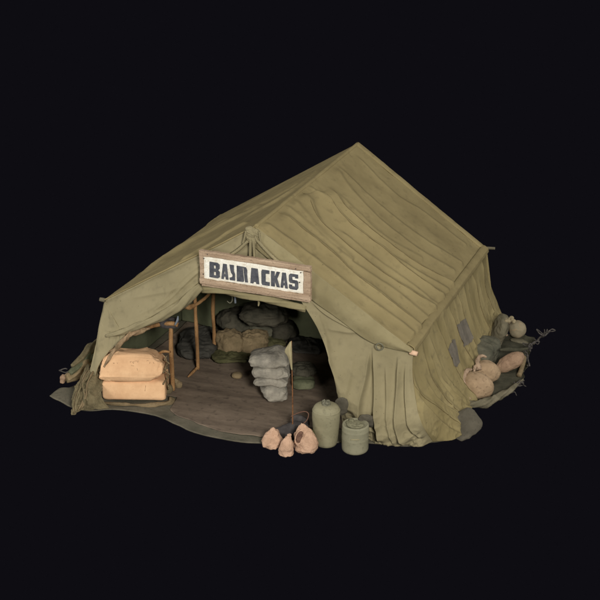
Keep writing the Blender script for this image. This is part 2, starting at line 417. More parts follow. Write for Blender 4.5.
d = .014*fbm(P, 3, 3, 12)+.09*vv**6*ridged(P*np.array([1, .4, .7]), 6, 3, 21)*ce
for poly, hi, lo, w, fl in [([(370, 347), (373, 364), (377, 390), (380, 415), (384, 438)], .05, .05, .08, 1),
                        ([(367, 350), (366, 375), (363, 396), (363, 418)], .035, .05, .06, -1),
                        ([(396, 355), (398, 380), (399, 412), (405, 434), (412, 442)], .045, .035, .07, 1),
                        ([(384, 362), (388, 390), (392, 420), (398, 442)], .02, .02, .06, 1),
                        ([(306, 303), (325, 318), (350, 332), (366, 338)], .02, .014, .05, 1),
                        ([(322, 330), (345, 335), (362, 336)], .012, .01, .08, 1),
                        ([(352, 350), (350, 380), (347, 405)], .012, .01, .09, -1),
                        ([(404, 362), (407, 395), (413, 420), (424, 438)], .03, .03, .05, 1),
                        ([(312, 312), (324, 336), (333, 362), (340, 392)], .012, .012, .04, -1)]:
    d = d+crease(P, nn, [pt(x, y, 'y', -.15) for x, y in poly], hi*2.0, lo*1.25, w*1.1, e=.006, fade=.14, flip=fl, bk=.32)
P[..., 1] -= d*np.clip((1-uu)/.03, 0, 1)
P[..., 2] = np.maximum(P[..., 2], .004)
sheet(P[:, ::-1], .014).build('front_curtain', M['front'], tent)
# right wall
T = [FR, pt(432, 324, 'x', 2.0), pt(450, 299.5, 'x', 2), pt(469, 274, 'x', 2), BR]
B = [pt(433, 442, 'z', .01), pt(454, 437, 'z', .01), pt(469, 409, 'z', .01), pt(489, 360, 'z', .01), pt(503.5, 318, 'z', .01)]
C = [[t*(1-k)+b*k+np.array([-.07*math.sin(PI*k), 0, 0]) for t, b in zip(T, B)] for k in (0, .2, .45, .7, 1)]
C[1][0] = CC[1][-1]; C[2][0] = CC[3][-1]*.75+CC[2][-1]*.25; C[3][0] = CC[4][-1]
P = patch(C, 420, 200)
nw = np.cross(B[4]-T[0], T[4]-B[0]); nw /= np.linalg.norm(nw)
if nw[0] < 0: nw = -nw
def onwall(x, y):
    r = FW+RT*((x-300)/600/F)-UP*((y-300)/600/F); c0 = (T[0]+T[4]+B[1]+B[4])/4
    return CAM+r*(((c0-CAM)@nw)/(r@nw))
uu, vv = np.meshgrid(np.linspace(0, 1, 420), np.linspace(0, 1, 200))
d = .016*fbm(P*np.array([1, 1.6, .4]), 3, 3, 31)+.06*vv**4*ridged(P*np.array([1, 1, .5]), 5, 3, 8)
folds = [([(437, 320), (447, 356), (455, 383), (464, 405)], .05, .04, .10), ([(424, 338), (430, 372), (442, 404), (456, 430)], .035, .03, .12),
         ([(416, 363), (424, 392), (436, 412), (448, 432)], .03, .03, .08), ([(450, 303), (457, 330), (464, 352), (472, 380)], .04, .04, .08),
         ([(460, 292), (467, 320), (474, 350)], .03, .03, .06), ([(465, 282), (471, 312), (480, 345)], .026, .03, .06),
         ([(475, 270), (482, 300), (488, 335)], .04, .035, .07), ([(484, 256), (489, 285), (497, 315)], .035, .03, .06),
         ([(443, 312), (452, 345), (460, 372)], .02, .02, .05), ([(479, 264), (486, 292), (493, 322)], .02, .02, .04),
         ([(470, 276), (476, 305), (484, 335)], .02, .02, .04), ([(430, 330), (440, 365), (452, 395), (462, 412)], .02, .02, .06),
         ([(456, 296), (462, 325), (469, 352)], .02, .02, .04), ([(418, 378), (425, 404), (436, 426), (444, 438)], .045, .03, .07),
         ([(426, 372), (434, 400), (448, 420), (458, 430)], .05, .03, .07), ([(440, 376), (448, 398), (458, 416), (464, 420)], .045, .03, .06), ([(432, 352), (438, 380), (446, 402)], .03, .03, .06)]
for poly, hi, lo, w in folds:
    d = d+crease(P, nw, [onwall(*q) for q in poly], hi*1.2, lo*1.0, w*1.1, e=.008, fade=.14, flip=-1, bk=.5)
P = P+(d*np.clip(uu/.02, 0, 1)*np.clip(vv/.06, 0, 1))[..., None]*nw
P[..., 2] = np.maximum(P[..., 2], .004)
PW = P
crease_shade += [(PW, nw, [onwall(*q) for q in poly], hi) for poly, hi, lo, w in folds[:8] if hi >= .03]
for SP, sn, pl, hi in crease_shade:
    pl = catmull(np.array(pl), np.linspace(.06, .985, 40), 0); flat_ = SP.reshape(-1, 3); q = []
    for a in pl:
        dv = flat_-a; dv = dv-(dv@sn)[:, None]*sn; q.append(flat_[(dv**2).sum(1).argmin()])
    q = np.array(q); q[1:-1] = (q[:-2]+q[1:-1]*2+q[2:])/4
    tube(q-sn*.001, [.001, .0035, .004, .0045, .004, .003], 6, sm=3, noise=.3).build('crease_shade_cord', M['shade_cord'], tent)  # dark cords added along the creases in place of their shade
sheet(P[:, ::-1], .014).build('wall_canvas', M['wall'], tent)
def wallpt(x, y):                 # nearest wall vertex along the ray
    r = FW+RT*((x-300)/600/F)-UP*((y-300)/600/F); r = r/np.linalg.norm(r)
    v = PW-CAM; t = v@r; dd = np.linalg.norm(v-t[..., None]*r, axis=2); j, i = np.unravel_index(dd.argmin(), dd.shape)
    return i, j
def patch_on(poly, name, seed):
    ij = np.array([wallpt(*q) for q in poly]); i0, j0 = ij.min(0); i1, j1 = ij.max(0)
    m = MB(); idx = {}; V = []; Fc = []
    def inside(x, y):
        c = False; k = len(ij)
        for a in range(k):
            xa, ya = ij[a]; xb, yb = ij[a-1]
            if (ya > y) != (yb > y) and x < (xb-xa)*(y-ya)/(yb-ya)+xa: c = not c
        return c
    N = normals(PW)
    def vid(i, j):
        if (i, j) not in idx: idx[(i, j)] = len(V); V.append(PW[j, i]+N[j, i]*.007)
        return idx[(i, j)]
    sg = 1 if N[100, 200, 0] > 0 else -1
    N = N*sg
    for i in range(i0, i1):
        for j in range(j0, j1):
            if inside(i+.5, j+.5): Fc.append((vid(i, j), vid(i+1, j), vid(i+1, j+1), vid(i, j+1)))
    if V: m.add(V, Fc).build(name, M['stain'], tent)
patch_on([(457, 327), (460, 322), (465, 318), (468, 325), (470, 334), (471.5, 342), (467, 345), (463.5, 347), (460, 338)], 'patch', 1)
patch_on([(450, 343), (452, 340), (454.7, 339), (457, 349), (458.7, 359), (457, 367), (454, 366), (452, 359)], 'patch', 2)

# left and back walls, lining
def plainwall(a, b, c, e, name, seed, mat, nu=120, nv=60, amp=.03):
    P = patch([[a, b], [c, e]], nu, nv); n = np.cross(b-a, c-a); n /= np.linalg.norm(n)
    P = P+(amp*fbm(P*np.array([1, 1, .3]), 3, 3, seed))[..., None]*n
    sheet(P, .014).build(name, mat, tent)
def patch2(a, b, c, e, nu, nv):
    u = np.linspace(0, 1, nu)[None, :, None]; v = np.linspace(0, 1, nv)[:, None, None]
    return (a*(1-u)+b*u)*(1-v)+(c*(1-u)+e*u)*v
patch_ = patch
patch = lambda C, nu, nv: patch2(C[0][0], C[0][1], C[1][0], C[1][1], nu, nv) if len(C) == 2 and len(C[0]) == 2 else patch_(C, nu, nv)
gl = np.array([-2.2, .1, 0]); glb = np.array([-2.15, L0, 0]); gb = np.array([2.15, L0+.12, 0])
plainwall(FL, BL, gl, glb, 'wall_canvas', 41, M['wall'])
plainwall(BL, BR, glb, gb, 'wall_canvas', 42, M['wall'])
P = patch2(BA, BA, BL, BR, 60, 40)
P[..., 1] += .02*fbm(P, 3, 2, 4)
sheet(P, .012).build('rear_gable', M['roof'], tent)
ins = .07
a = FL+[ins, .05, -ins]; b = BL+[ins, -ins, -ins]
plainwall(a, b, np.array([-2.08, .15, .02]), np.array([-2.05, L0-ins, .02]), 'wall_lining', 51, M['lining'], amp=.02)
plainwall(BL+[ins, -ins, -ins], BR+[-ins, -ins, -ins], np.array([-2.05, L0-ins, .02]), np.array([2.05, L0-ins, .02]), 'wall_lining', 52, M['lining'], amp=.02)
P = patch_([[np.array([x, 2.2, z*k+.03]) for x, z in ((-2.02, 1.0), (-1.5, 1.25), (-.8, 1.5), (0, 1.6), (.8, 1.5), (1.5, 1.25), (2.02, 1.0))] for k in (1, .5, 0)], 200, 60)
P[..., 1] += .05*np.sin(P[..., 0]*9+fbm(P, 1.5, 2, 3)*2)+.02*fbm(P, 4, 3, 5)
sheet(P[:, ::-1], .008).build('inner_curtain', M['lining'], tent)
m = MB()
dz = np.array([0, 0, -.09])
sheet(patch2(FA+dz+[0, .08, 0], BA+dz-[0, .08, 0], FL+dz+[.1, .08, 0], BL+dz+[.1, -.08, 0], 60, 40), .008, m)
sheet(patch2(BA+dz-[0, .08, 0], FA+dz+[0, .08, 0], BR+dz+[-.1, -.08, 0], FR+dz+[-.1, .08, 0], 60, 40), .008, m)
m.build('roof_lining', M['lining'], tent)

# pole ends
for A, dr, r in ((FL+[.02, -.02, 0], (-1, -.1, .1), .024), (FR+[-.02, -.05, -.02], (1, -.15, -.05), .028), (BR+[-.04, 0, .02], (1, .1, .03), .02)):
    dr = np.array(dr); ln = {.024: .07, .028: .09, .02: .15}[r]
    tube([A, A+dr*ln*.5, A+dr*ln], [r, r*1.05, r*.95], 12, sm=3, noise=.15).build('pole_end', M['peg'] if r == .028 else M['greycloth'], tent)
# knot, ropes, ring
kc = pt(252.5, 236, 'y', -.13)
m = MB()
for k, (dx, dz_, a, b_, c_, ry) in enumerate(((-.015, .05, .15, .08, .10, .3), (.03, .03, .09, .08, .11, -.5), (-.035, -.02, .08, .07, .12, .4), (.01, -.05, .08, .08, .13, 0), (.045, -.03, .05, .06, .10, -.3), (-.06, .02, .05, .05, .11, .5))):
    blob(kc+[dx, .02+.01*(k % 2), dz_], (a, b_, c_), (0, ry, 0), .9, .9, .02, 13, .02, 16, 70+k, 44, 30, mb=m)
m.build('knot', M['front'], tent)
for x0, y0, x1, y1, r, dp in ((250.5, 240, 250.2, 256, .016, 0), (253.6, 240, 254.6, 257, .016, .0), (248, 241, 229, 256, .018, 0), (257, 240, 281, 264, .018, 0), (246, 231, 243, 243, .012, 0), (259, 232, 262, 247, .012, 0)):
    A = pt(x0, y0, 'y', -.13); B_ = pt(x1, y1, 'y', -.115); mid = (A+B_)/2+np.array([0, .0, -.015])
    tube([A, mid, B_], r, 10, sm=10, lobes=3, twist=3).build('rope', M['front'], tent)
rc = pt(379.8, 346.6, 'y', -.125)
tube([rc+np.array([math.cos(t)*.042, -.004, math.sin(t)*.042]) for t in np.linspace(0, 2*PI, 17)], .007, 8, sm=3, caps=False).build('ring', M['gum'], tent)
# small stain holes and dabs on the curtain hinge
# ------------------------------------------------------------------ the sign
S = [pt(199.3, 249.8, 'y', -.17), pt(310.9, 266.6, 'y', -.17), pt(200.4, 283.2, 'y', -.17)]
sx = S[1]-S[0]; sy = S[2]-S[0]; W = np.linalg.norm(sx); Hh = np.linalg.norm(sy); ex = sx/W; ey = -sy/Hh
ey = ey-(ey@ex)*ex*.0; en = np.cross(ex, ey); en /= np.linalg.norm(en)
if en[1] > 0: en = -en
O = S[0]
def sp_(u, v, h=0): return O+ex*u+ey*v+en*h       # u right, v up (v negative below the top edge)
def spx(x, y):                                      # photo pixel -> (u,v) on sign face
    r = FW+RT*((x-300)/600/F)-UP*((y-300)/600/F); q = CAM+r*(((O-CAM)@en)/(r@en))-O
    A = np.array([[ex@ex, ex@ey], [ex@ey, ey@ey]]); return np.linalg.solve(A, [q@ex, q@ey])
sign = empty('sign', tuple((O+S[1])/2+ey*-Hh), 'long white painted board in a worn wooden frame hanging over the tent opening', 'sign')
def slabuv(poly, h0, h1, name, mat, jit=0, seed=0, bev=.004):
    poly = np.asarray(poly, float); k = len(poly); m = MB()
    V = [sp_(u, v, h0) for u, v in poly]+[sp_(u, v, h1) for u, v in poly]
    f = [tuple(range(k))[::-1], tuple(range(k, 2*k))]+[(i, (i+1) % k, (i+1) % k+k, i+k) for i in range(k)]
    return m.add(V, f).build(name, mat, sign, smooth=False, bevel=bev)
def plank(u0, v0, u1, v1, h0, h1, name, mat, seed):
    """worn plank: gridded box with chewed edges"""
    nu = max(8, int(abs(u1-u0)/.02)); nv = max(6, int(abs(v1-v0)/.02))
    U, Vv = np.meshgrid(np.linspace(0, 1, nu), np.linspace(0, 1, nv))
    Q = np.stack([u0+(u1-u0)*U, v0+(v1-v0)*Vv, 0*U], -1)
    j = fbm(Q+seed, 14, 2, seed)*.007
    e = (np.minimum(Vv, 1-Vv) < .01); e2 = (np.minimum(U, 1-U) < .001)
    Q[..., 1] += j*e; Q[..., 0] += j*e2
    ed = np.clip(np.minimum(np.minimum(U, 1-U)*abs(u1-u0), np.minimum(Vv, 1-Vv)*abs(v1-v0))/.008, 0, 1)
    h = h1-.004*(1-ed)+.0025*fbm(Q*np.array([1, 8, 1])+seed, 6, 2, seed)
    P = O+Q[..., :1]*ex+Q[..., 1:2]*ey+h[..., None]*en
    V = np.concatenate([P.reshape(-1, 3), (P-en*(h1-h0)).reshape(-1, 3)]); N = nu*nv
    f = grid_faces(nu, nv)+grid_faces(nu, nv, off=N, flip=True)
    for i in range(nu-1):
        f.append((i, i+N, i+1+N, i+1)); a = (nv-1)*nu+i; f.append((a, a+1, a+1+N, a+N))
    for q in range(nv-1):
        a = q*nu; f.append((a, a+nu, a+nu+N, a+N)); a = q*nu+nu-1; f.append((a, a+N, a+nu+N, a+nu))
    return MB().add(V, f).build(name, mat, sign, smooth=False)
fw = .068
plank(0, -fw*.95, W, 0, -.03, .022, 'frame_rail', M['frame'], 1)
plank(.0, -Hh, W, -Hh+fw*1.05, -.03, .022, 'frame_rail', M['frame'], 2)
plank(.003, -Hh+fw*1.05+.002, fw*.8, -fw*.95-.002, -.03, .019, 'frame_stile', M['frame'], 3)
plank(W-fw*1.25, -Hh+fw*1.05+.002, W-.002, -fw*.95-.002, -.03, .019, 'frame_stile', M['frame'], 4)
plank(fw*.8, -Hh+fw*1.05, W-fw*1.25, -fw*.95, -.02, .006, 'panel', M['panel'], 5)
plank(.01, -Hh-.035, W*.985, -Hh+.012, -.05, -.012, 'backing_strip', M['frame'], 7)
GL = {
 'B': [[(0, 0), (0, 1), (.78, 1), (.97, .9), (.97, .62), (.84, .52), (1, .42), (1, .1), (.82, 0)], [(.42, .6), (.42, .8), (.6, .8), (.6, .6)], [(.42, .17), (.42, .38), (.62, .38), (.62, .17)]],
 'A': [[(0, 0), (.22, 1), (.74, 1), (1, 0), (.66, 0), (.6, .17), (.4, .17), (.34, 0)], [(.43, .34), (.49, .66), (.55, .34)]],
 'D': [[(0, 1), (.8, 1), (.8, .62), (1, .45), (1, 0), (.1, 0), (0, .16), (.5, .22), (.58, .36), (.3, .5), (.1, .72)]],
 'R': [[(0, 0), (0, 1), (.52, 1), (.55, .88), (.58, .5), (.66, .1), (.6, 0)], [(.56, 1), (.82, .97), (.94, .8), (.92, .5), (1, 0), (.74, 0), (.66, .5), (.62, .85)]],
 'S': [[(0, .08), (0, .3), (.34, .3), (.34, .2), (.64, .2), (.64, .4), (.14, .4), (0, .5), (0, .9), (.14, 1), (.98, 1), (.98, .74), (.66, .74), (.66, .82), (.36, .82), (.36, .62), (.86, .62), (1, .52), (1, .12), (.86, 0), (.14, 0)]],
 'a': [[(0, 0), (.12, 1), (.82, 1), (1, 0), (.66, 0), (.6, .12), (.4, .12), (.34, 0)]],
 'C': [[(.12, 0), (0, .12), (0, .88), (.12, 1), (.98, 1), (.98, .76), (.5, .76), (.5, .24), (1, .24), (1, 0)]],
 'K': [[(0, 0), (0, 1), (.4, 1), (.4, .64), (.62, 1), (1, 1), (.68, .54), (1, 0), (.62, 0), (.42, .38), (.42, 0)]],
}
LT = [('B', 210, 220.3), ('A', 221.8, 228.9), ('D', 230, 235.4), ('R', 237.3, 248.4), ('a', 250.8, 259.8), ('C', 261.9, 270), ('K', 271.5, 280.4), ('A', 280.9, 288.2), ('S', 289.4, 298.6)]
cu = bpy.data.curves.new('lt', 'CURVE'); cu.dimensions = '2D'; cu.fill_mode = 'BOTH'; cu.extrude = .0022
rnd = random.Random(4)
for g, x0, x1 in LT:
    for ring in GL[g]:
        s_ = cu.splines.new('POLY'); s_.points.add(len(ring)-1); s_.use_cyclic_u = True
        for k, (gx, gy) in enumerate(ring):
            px = x0+(x1-x0)*gx+rnd.uniform(-.12, .12); yt = 261.3+.148*(px-210); py = yt+15.4*(1-gy)+rnd.uniform(-.12, .12)
            u, v = spx(px, py); s_.points[k].co = (u, v, 0, 1)
tmp = bpy.data.objects.new('tmp', cu); COL.objects.link(tmp)
bpy.context.view_layer.update()
me = bpy.data.meshes.new_from_object(tmp); COL.objects.unlink(tmp); bpy.data.objects.remove(tmp)
V = np.array([v.co[:] for v in me.vertices]); 
V = O+V[:, :1]*ex+V[:, 1:2]*ey+(V[:, 2:]+.0125)*en
MB().add(V, [tuple(p.vertices) for p in me.polygons]).build('lettering', M['ink'], sign, smooth=False)
for k, (x, y) in enumerate(((296.3, 268.2), (301.5, 272), (204.5, 258), (204, 273.5), (300.3, 281.8), (208, 253.6))):
    u, v = spx(x, y); c = sp_(u, v, .021)
    blob(c, (.014, .014, .014), nu=10, nv=8, amp=0).build('nail', M['iron'], sign)

# ------------------------------------------------------------------ groundsheet and floor
def flat(poly, z, th, nmb=None, amp=.006, seed=0, cell=.03, jag=.012, zf=None):
    """irregular ground cloth from an outline (world xy), gridded so that it can ripple"""
    poly = np.asarray(poly, float); k = len(poly)
    c = poly.mean(0)
    bd = catmull(np.vstack([poly, poly[:1]]), np.linspace(0, 1, 400), 0)[:-1]
    n3 = np.concatenate([bd, np.zeros((len(bd), 1))], 1)
    nr = 60
    t = (np.arange(nr)/(nr-1))**.6
    P = c+(bd[None]-c)*t[:, None, None]
    P3 = np.concatenate([P, np.zeros(P.shape[:2]+(1,))], -1)
    j = fbm(n3, 6, 3, seed)*jag
    P3[..., :2] += (t**6)[:, None, None]*(bd-c)[None]/np.linalg.norm(bd-c, axis=1)[None, :, None]*j[None, :, None]
    zz = amp*fbm(P3*1.0, 3, 4, seed)+amp
    if zf is not None: zz = zz+zf(P3, t)
    top = P3.copy(); top[..., 2] = z+np.maximum(zz, 0); bt = P3.copy(); bt[..., 2] = top[..., 2]-th
    n = len(bd); V = np.concatenate([top.reshape(-1, 3), bt.reshape(-1, 3)]); N = n*nr
    f = grid_faces(n, nr, wrap=True)+grid_faces(n, nr, wrap=True, off=N, flip=True)
    a = (nr-1)*n
    f += [(a+i, a+(i+1) % n, a+(i+1) % n+N, a+i+N) for i in range(n)]
    mb = nmb or MB(); return mb.add(V, f)
g = lambda x, y: tuple(pt(x, y)[:2])
outl = [g(49.5, 395.5), g(60, 401), g(72, 407), g(90, 410), g(115, 409), g(140, 412), g(158, 416.5), g(176, 424), g(198, 433), g(230, 439.5), g(262, 443), g(300, 444), g(341, 442), g(372, 443), g(405, 446),
        g(433, 442), g(452, 438), (2.5, .5), (2.35, 2), (2.3, 3.9), (1.2, 4.0), (-.5, 3.95), (-2.25, 3.9), (-2.35, 2.4), (-2.4, 1.2), g(76, 384.5), g(60, 388)]
flat(outl, -.012, .014, amp=.012, seed=3).build('groundsheet', M['sheet'])
tag(bpy.data.objects['groundsheet'], 'grey green canvas groundsheet spread under the whole tent, pointed at its left corner', 'groundsheet')
fo = [g(176, 398), g(172, 412), g(190, 421), g(215, 430), g(250, 436), g(290, 436), g(330, 428), (1.75, .0), (1.95, 1.0), (1.95, 2.2), (1.95, 3.55), (.5, 3.55), (-1.2, 3.55), (-1.95, 3.5), (-1.95, 2.0), (-1.95, .8), (-1.6, .12)]
flat(fo, .006, .003, amp=.005, seed=13, jag=.03).build('floor_mat', M['floor'])
tag(bpy.data.objects['floor_mat'], 'worn reddish brown floor mat inside the tent, scuffed towards the opening', 'floor mat')

# ------------------------------------------------------------------ helpers for things standing about
def thing(mb, name, label, cat, mat, group=None, **k):
    o = mb.build(name, mat, **k); return tag(o, label, cat, group)
def foot(px, py, z=0.0):
    p = pt(px, py, 'z', z); return p, mpp(p)

# two large tan sacks in the left of the opening
p0, s0 = foot(134, 402, .02)
u_ = VR; w_ = np.array([-VR[1], VR[0], 0])
def boxsack(c, dims, rot, seed, mat, name, label, cat='sack', amp=.02, group=None, e=.35, e2=.2, wr=.008, shape=None, nu=140, nv=70, floor=.016):
    b = blob(c, dims, rot, e, e2, amp, 5, wr, 9, seed, nu, nv, floor=floor, shape=shape)
    return thing(b, name, label, cat, mat, group)
def lofold(P):
    Q = P.copy(); x = Q[..., 0]; Q[..., 2] = Q[..., 2]+.05*np.sin(x*5)*(P[..., 2] < 0); Q[..., 1] = Q[..., 1]*(1-.1*np.clip(P[..., 2], 0, 1)); return Q
c1 = p0+w_*.26+np.array([0, 0, .13])
lo_ = boxsack(c1, (64*s0, .5, .27), (0, .0, YAW), 2, M['tan'], 'large_sack', 'lower of the two plump tan sacks at the left of the tent opening', amp=.014, e=.3, e2=.12, shape=lofold, wr=.006, group='large tan sacks')
def fold(P):
    Q = P.copy(); x = P[..., 0]; z = P[..., 2]
    tip = np.clip((x-.45)/.55, 0, 1)**1.6
    Q[..., 2] = z*(1-.42*tip)-.10*tip*(z > 0)+.12*tip*(z < 0)+.10*(1-x*x)*np.clip(z, 0, 1)-.10*np.clip((-x-.6)/.4, 0, 1)*np.clip(z, 0, 1)
    Q[..., 0] = x+.05*(z < 0)*(-1)*(1-tip)*np.sign(x)*0+.10*(z+.6)*np.clip((-x-.2)/.8, 0, 1)
    Q[..., 1] = P[..., 1]*(1-.22*np.clip(z, 0, 1))
    return Q
c2 = c1+np.array([0, 0, .27])-u_*.015-w_*.03
up_ = boxsack(c2, (65*s0, .48, .36), (-.18, .015, YAW), 7, M['tan'], 'large_sack', 'upper of two plump tan sacks, creased, marked with faded writing, pointed right end', shape=fold, amp=.03, e=.42, e2=.12, wr=.02, group='large tan sacks', floor=None)
# stitched seam and faint marks on the upper sack: strokes lying on its front
def surf_hit(o, x, y):
    dg = bpy.context.evaluated_depsgraph_get()
    r = Vector(FW+RT*((x-300)/600/F)-UP*((y-300)/600/F)).normalized()
    mi = o.matrix_world.inverted(); ok, loc, nr, _ = o.ray_cast(mi @ Vector(CAM), (mi.to_3x3() @ r))
    return (np.array(o.matrix_world @ loc), np.array(nr)) if ok else (None, None)
bpy.context.view_layer.update()
def strokes(o, segs, name, mat, r=.004, parent=None, off=.0):
    for sg in segs:
        m = MB()
        q = []
        for x, y in sg:
            l, nr = surf_hit(o, x, y)
            if l is not None: q.append(l+nr*off)
        if len(q) > 1: tube(q, r, 6, m, sm=2).build(name, mat, parent)
rn = random.Random(2)
segs = []
for x in (113, 117, 130, 132.5, 135, 137, 147, 150, 153, 157):
    y = 362+rn.uniform(-1, 1)+(0 if x < 125 else -.5)
    segs.append([(x, y), (x+rn.uniform(-.6, 1.2), y+rn.uniform(.8, 1.8))])
    if rn.random() < .6: segs.append([(x, y), (x+1.7, y+rn.uniform(-.4, .4))])
segs += [[(137, 368), (137.4, 370.5)], [(131, 365.5), (134, 366)]]
strokes(up_, segs, 'faded_mark', M['mark'], .0035, up_, off=-.0015)
bpy.context.view_layer.update()
strokes(lo_, [[(146, 382), (145.6, 386), (145, 391)], [(150, 380), (153, 379)]], 'crease_line', M['mark'], .003, lo_)
thing(tube([pt(103, 403, 'z', .02), pt(118, 404, 'z', .02), pt(136, 405, 'z', .02), pt(152, 405, 'z', .02), pt(168, 403, 'z', .02), pt(172, 399, 'z', .03)], [.012, .02, .016, .022, .028, .03], 14, sm=12, noise=.8, seed=17, lobes=3, twist=1), 'flat_rag', 'dirty brown rag squashed along the foot of the lower tan sack', 'rag', M['brown'])
# frayed seam where the right end is tied
ce_ = c1+u_*33*s0
m = MB()
for k in range(9):
    a = ce_+np.array([0, 0, .03+.05*k-.05]); rr = np.array([math.sin(k*2.1)*.02, math.cos(k*1.7)*.03, 0])
    tube([a-w_*.15+rr, a-w_*.2+rr*1.5+[0, 0, .03], a-w_*.12-rr+[0, 0, .07]], [.008, .012, .006], 8, m, sm=4, noise=.5, seed=k)
thing(m, 'frayed_rope', 'frayed olive rope bunched against the right end of the tan sacks', 'rope', M['brown'])
# rag of twisted cloth over the sacks
q = [pt(x, y, 'y', yy) for x, y, yy in ((104, 367, -.40), (110, 357, -.36), (116, 349, -.32), (124, 340, -.27), (131, 334, -.2), (141, 331, -.1), (150, 328, -.02))]
thing(tube(q, [.012, .022, .028, .036, .04, .03, .014], 18, sm=12, noise=.8, seed=11, lobes=3, twist=1.5), 'twisted_rag', 'twisted brown grey rag slung from the corner drape over the upper tan sack', 'rag', cloth('rag_brown', (116, 98, 72), (168, 140, 108), (74, 66, 52), 12, bump=.6, speck=.4))

# wooden frame beside the sacks
fr, sf = foot(173, 390, .02)
fy = fr[1]
wf = empty('wooden_frame', tuple(fr), 'rough orange branch frame, a post carrying a crooked beam, behind the tan sacks', 'frame')
tp = pt(171, 325, 'y', fy)
tube([fr, pt(172, 370, 'y', fy), pt(171, 345, 'y', fy), tp], [.029, .028, .030, .026], 14, sm=8, noise=.12, seed=2).build('post', M['wood'], wf)
tube([pt(178, 325, 'y', fy-.04), pt(172, 323.5, 'y', fy-.04), pt(160, 324, 'y', fy-.04), pt(150, 326.5, 'y', fy-.04), pt(140, 330, 'y', fy-.04), pt(131, 335, 'y', fy-.02)], [.03, .033, .026, .03, .024, .016], 14, sm=8, noise=.35, seed=5).build('beam', M['wood'], wf)
tube([pt(170, 352, 'y', fy-.05), pt(163, 351.5, 'y', fy-.05), pt(155, 356, 'y', fy-.05)], [.014, .02, .012], 12, sm=8, noise=.4, seed=6).build('brace', M['wood'], wf)
blob(pt(178, 384, 'z', .05), (.13, .10, .11), (.2, .3, .5), .6, .6, .05, 12, seed=4, floor=.016).build('foot_block', M['brown'], wf)
blob(pt(166, 389, 'z', .06), (.14, .12, .16), (.2, .1, .9), .6, .6, .04, 9, seed=9, floor=.016).build('foot_rag', M['rag'], wf)
tube([pt(175, 325, 'y', fy-.08), pt(177.5, 320, 'y', fy-.08), pt(178, 316, 'y', fy-.08)], [.012, .016, .008], 8).build('metal_clasp', M['steel'], wf)
thing(blob(pt(169, 322, 'y', fy+.03), (.28, .16, .13), (0, .1, YAW), .8, .8, .03, 8, .01, seed=14), 'dark_bundle', 'dark cloth bundle resting on the branch beam at the left', 'bundle', M['iron'])

# two thin inner poles
a, _ = foot(198, 369, .02); ya = a[1]
m = tube([a, pt(197.3, 350, 'y', ya), pt(196.2, 325, 'y', ya), pt(195.4, 312, 'y', ya), pt(195, 292, 'y', ya)], [.025, .023, .026, .022, .024], 12, sm=8, noise=.12, seed=3)
ip = empty('tent_pole', tuple(a), 'nearer of two thin orange poles inside, with a crooked cross branch on top', 'pole', 'thin orange poles inside the tent')
m.build('pole', M['wood'], ip)
tube([pt(182, 305, 'y', ya), pt(189, 307, 'y', ya), pt(197, 304, 'y', ya-.03), (pt(204, 299, 'y', ya)), pt(210, 293, 'y', ya)], [.022, .036, .022, .026, .015], 14, sm=8, noise=.5, seed=8).build('cross_branch', M['wood'], ip)
tube([a+[0, 0, .03], pt(192, 373, 'z', .03), pt(188, 377, 'z', .025)], [.018, .018, .012], 10, sm=5, noise=.3).build('foot_brace', M['wood'], ip)
blob(pt(191, 298, 'y', ya+.04), (.18, .1, .10), (0, 0, 0), .8, .8, .03, 9, seed=3).build('wrapping', M['iron'], ip)
b_, _ = foot(214.5, 352, .02); yb = b_[1]
thing(tube([b_, pt(214, 330, 'y', yb), pt(213, 312, 'y', yb), pt(213.5, 290, 'y', yb)], [.026, .023, .027, .024], 12, sm=10, noise=.14, seed=13), 'tent_pole', 'farther of two thin orange poles inside, bare, left of the brown sacks', 'pole', M['wood'], 'thin orange poles inside the tent')

# sacks and bedding inside
def sack_at(px, pyb, wpx, hpx, depth, mat, name, label, seed, e=.7, amp=.03, wr=.012, rot=(0, 0, None), z=.016, group=None, cat='sack', yoff=0, shape=None, floor=None, wf=9):
    p, s = foot(px, pyb, z)
    p = p+w_*(depth/2+yoff)
    w = wpx*s; h = max(.05, (hpx*s-depth*.36)/.93) if hpx*s-depth*.36 > .05 else hpx*s*.6
    r = (rot[0], rot[1], YAW if rot[2] is None else rot[2])
    b = blob(p+[0, 0, h/2], (w, depth, h), r, e, e, amp, 4, wr, wf, seed, 90, 50, floor=z if floor is None else floor, shape=shape)
    return thing(b, name, label, cat, mat, group)
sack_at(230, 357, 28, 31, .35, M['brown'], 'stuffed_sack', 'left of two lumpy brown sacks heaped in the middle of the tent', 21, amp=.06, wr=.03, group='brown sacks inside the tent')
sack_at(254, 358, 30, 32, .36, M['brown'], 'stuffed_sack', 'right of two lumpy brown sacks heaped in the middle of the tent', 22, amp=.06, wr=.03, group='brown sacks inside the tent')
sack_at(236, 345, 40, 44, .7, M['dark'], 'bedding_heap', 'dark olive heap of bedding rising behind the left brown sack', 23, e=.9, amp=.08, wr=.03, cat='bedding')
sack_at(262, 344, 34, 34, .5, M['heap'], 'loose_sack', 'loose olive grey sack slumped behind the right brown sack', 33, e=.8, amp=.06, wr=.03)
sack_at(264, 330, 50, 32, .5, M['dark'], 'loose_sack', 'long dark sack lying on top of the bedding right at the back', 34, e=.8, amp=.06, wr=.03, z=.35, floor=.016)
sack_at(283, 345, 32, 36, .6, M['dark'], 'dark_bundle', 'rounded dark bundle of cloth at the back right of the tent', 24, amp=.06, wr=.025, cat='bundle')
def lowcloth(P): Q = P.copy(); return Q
sack_at(232, 366, 42, 12, .4, M['green'], 'green_blanket', 'moss green blanket crumpled on the floor before the brown sacks', 25, e=.8, amp=.035, wr=.03, cat='blanket')
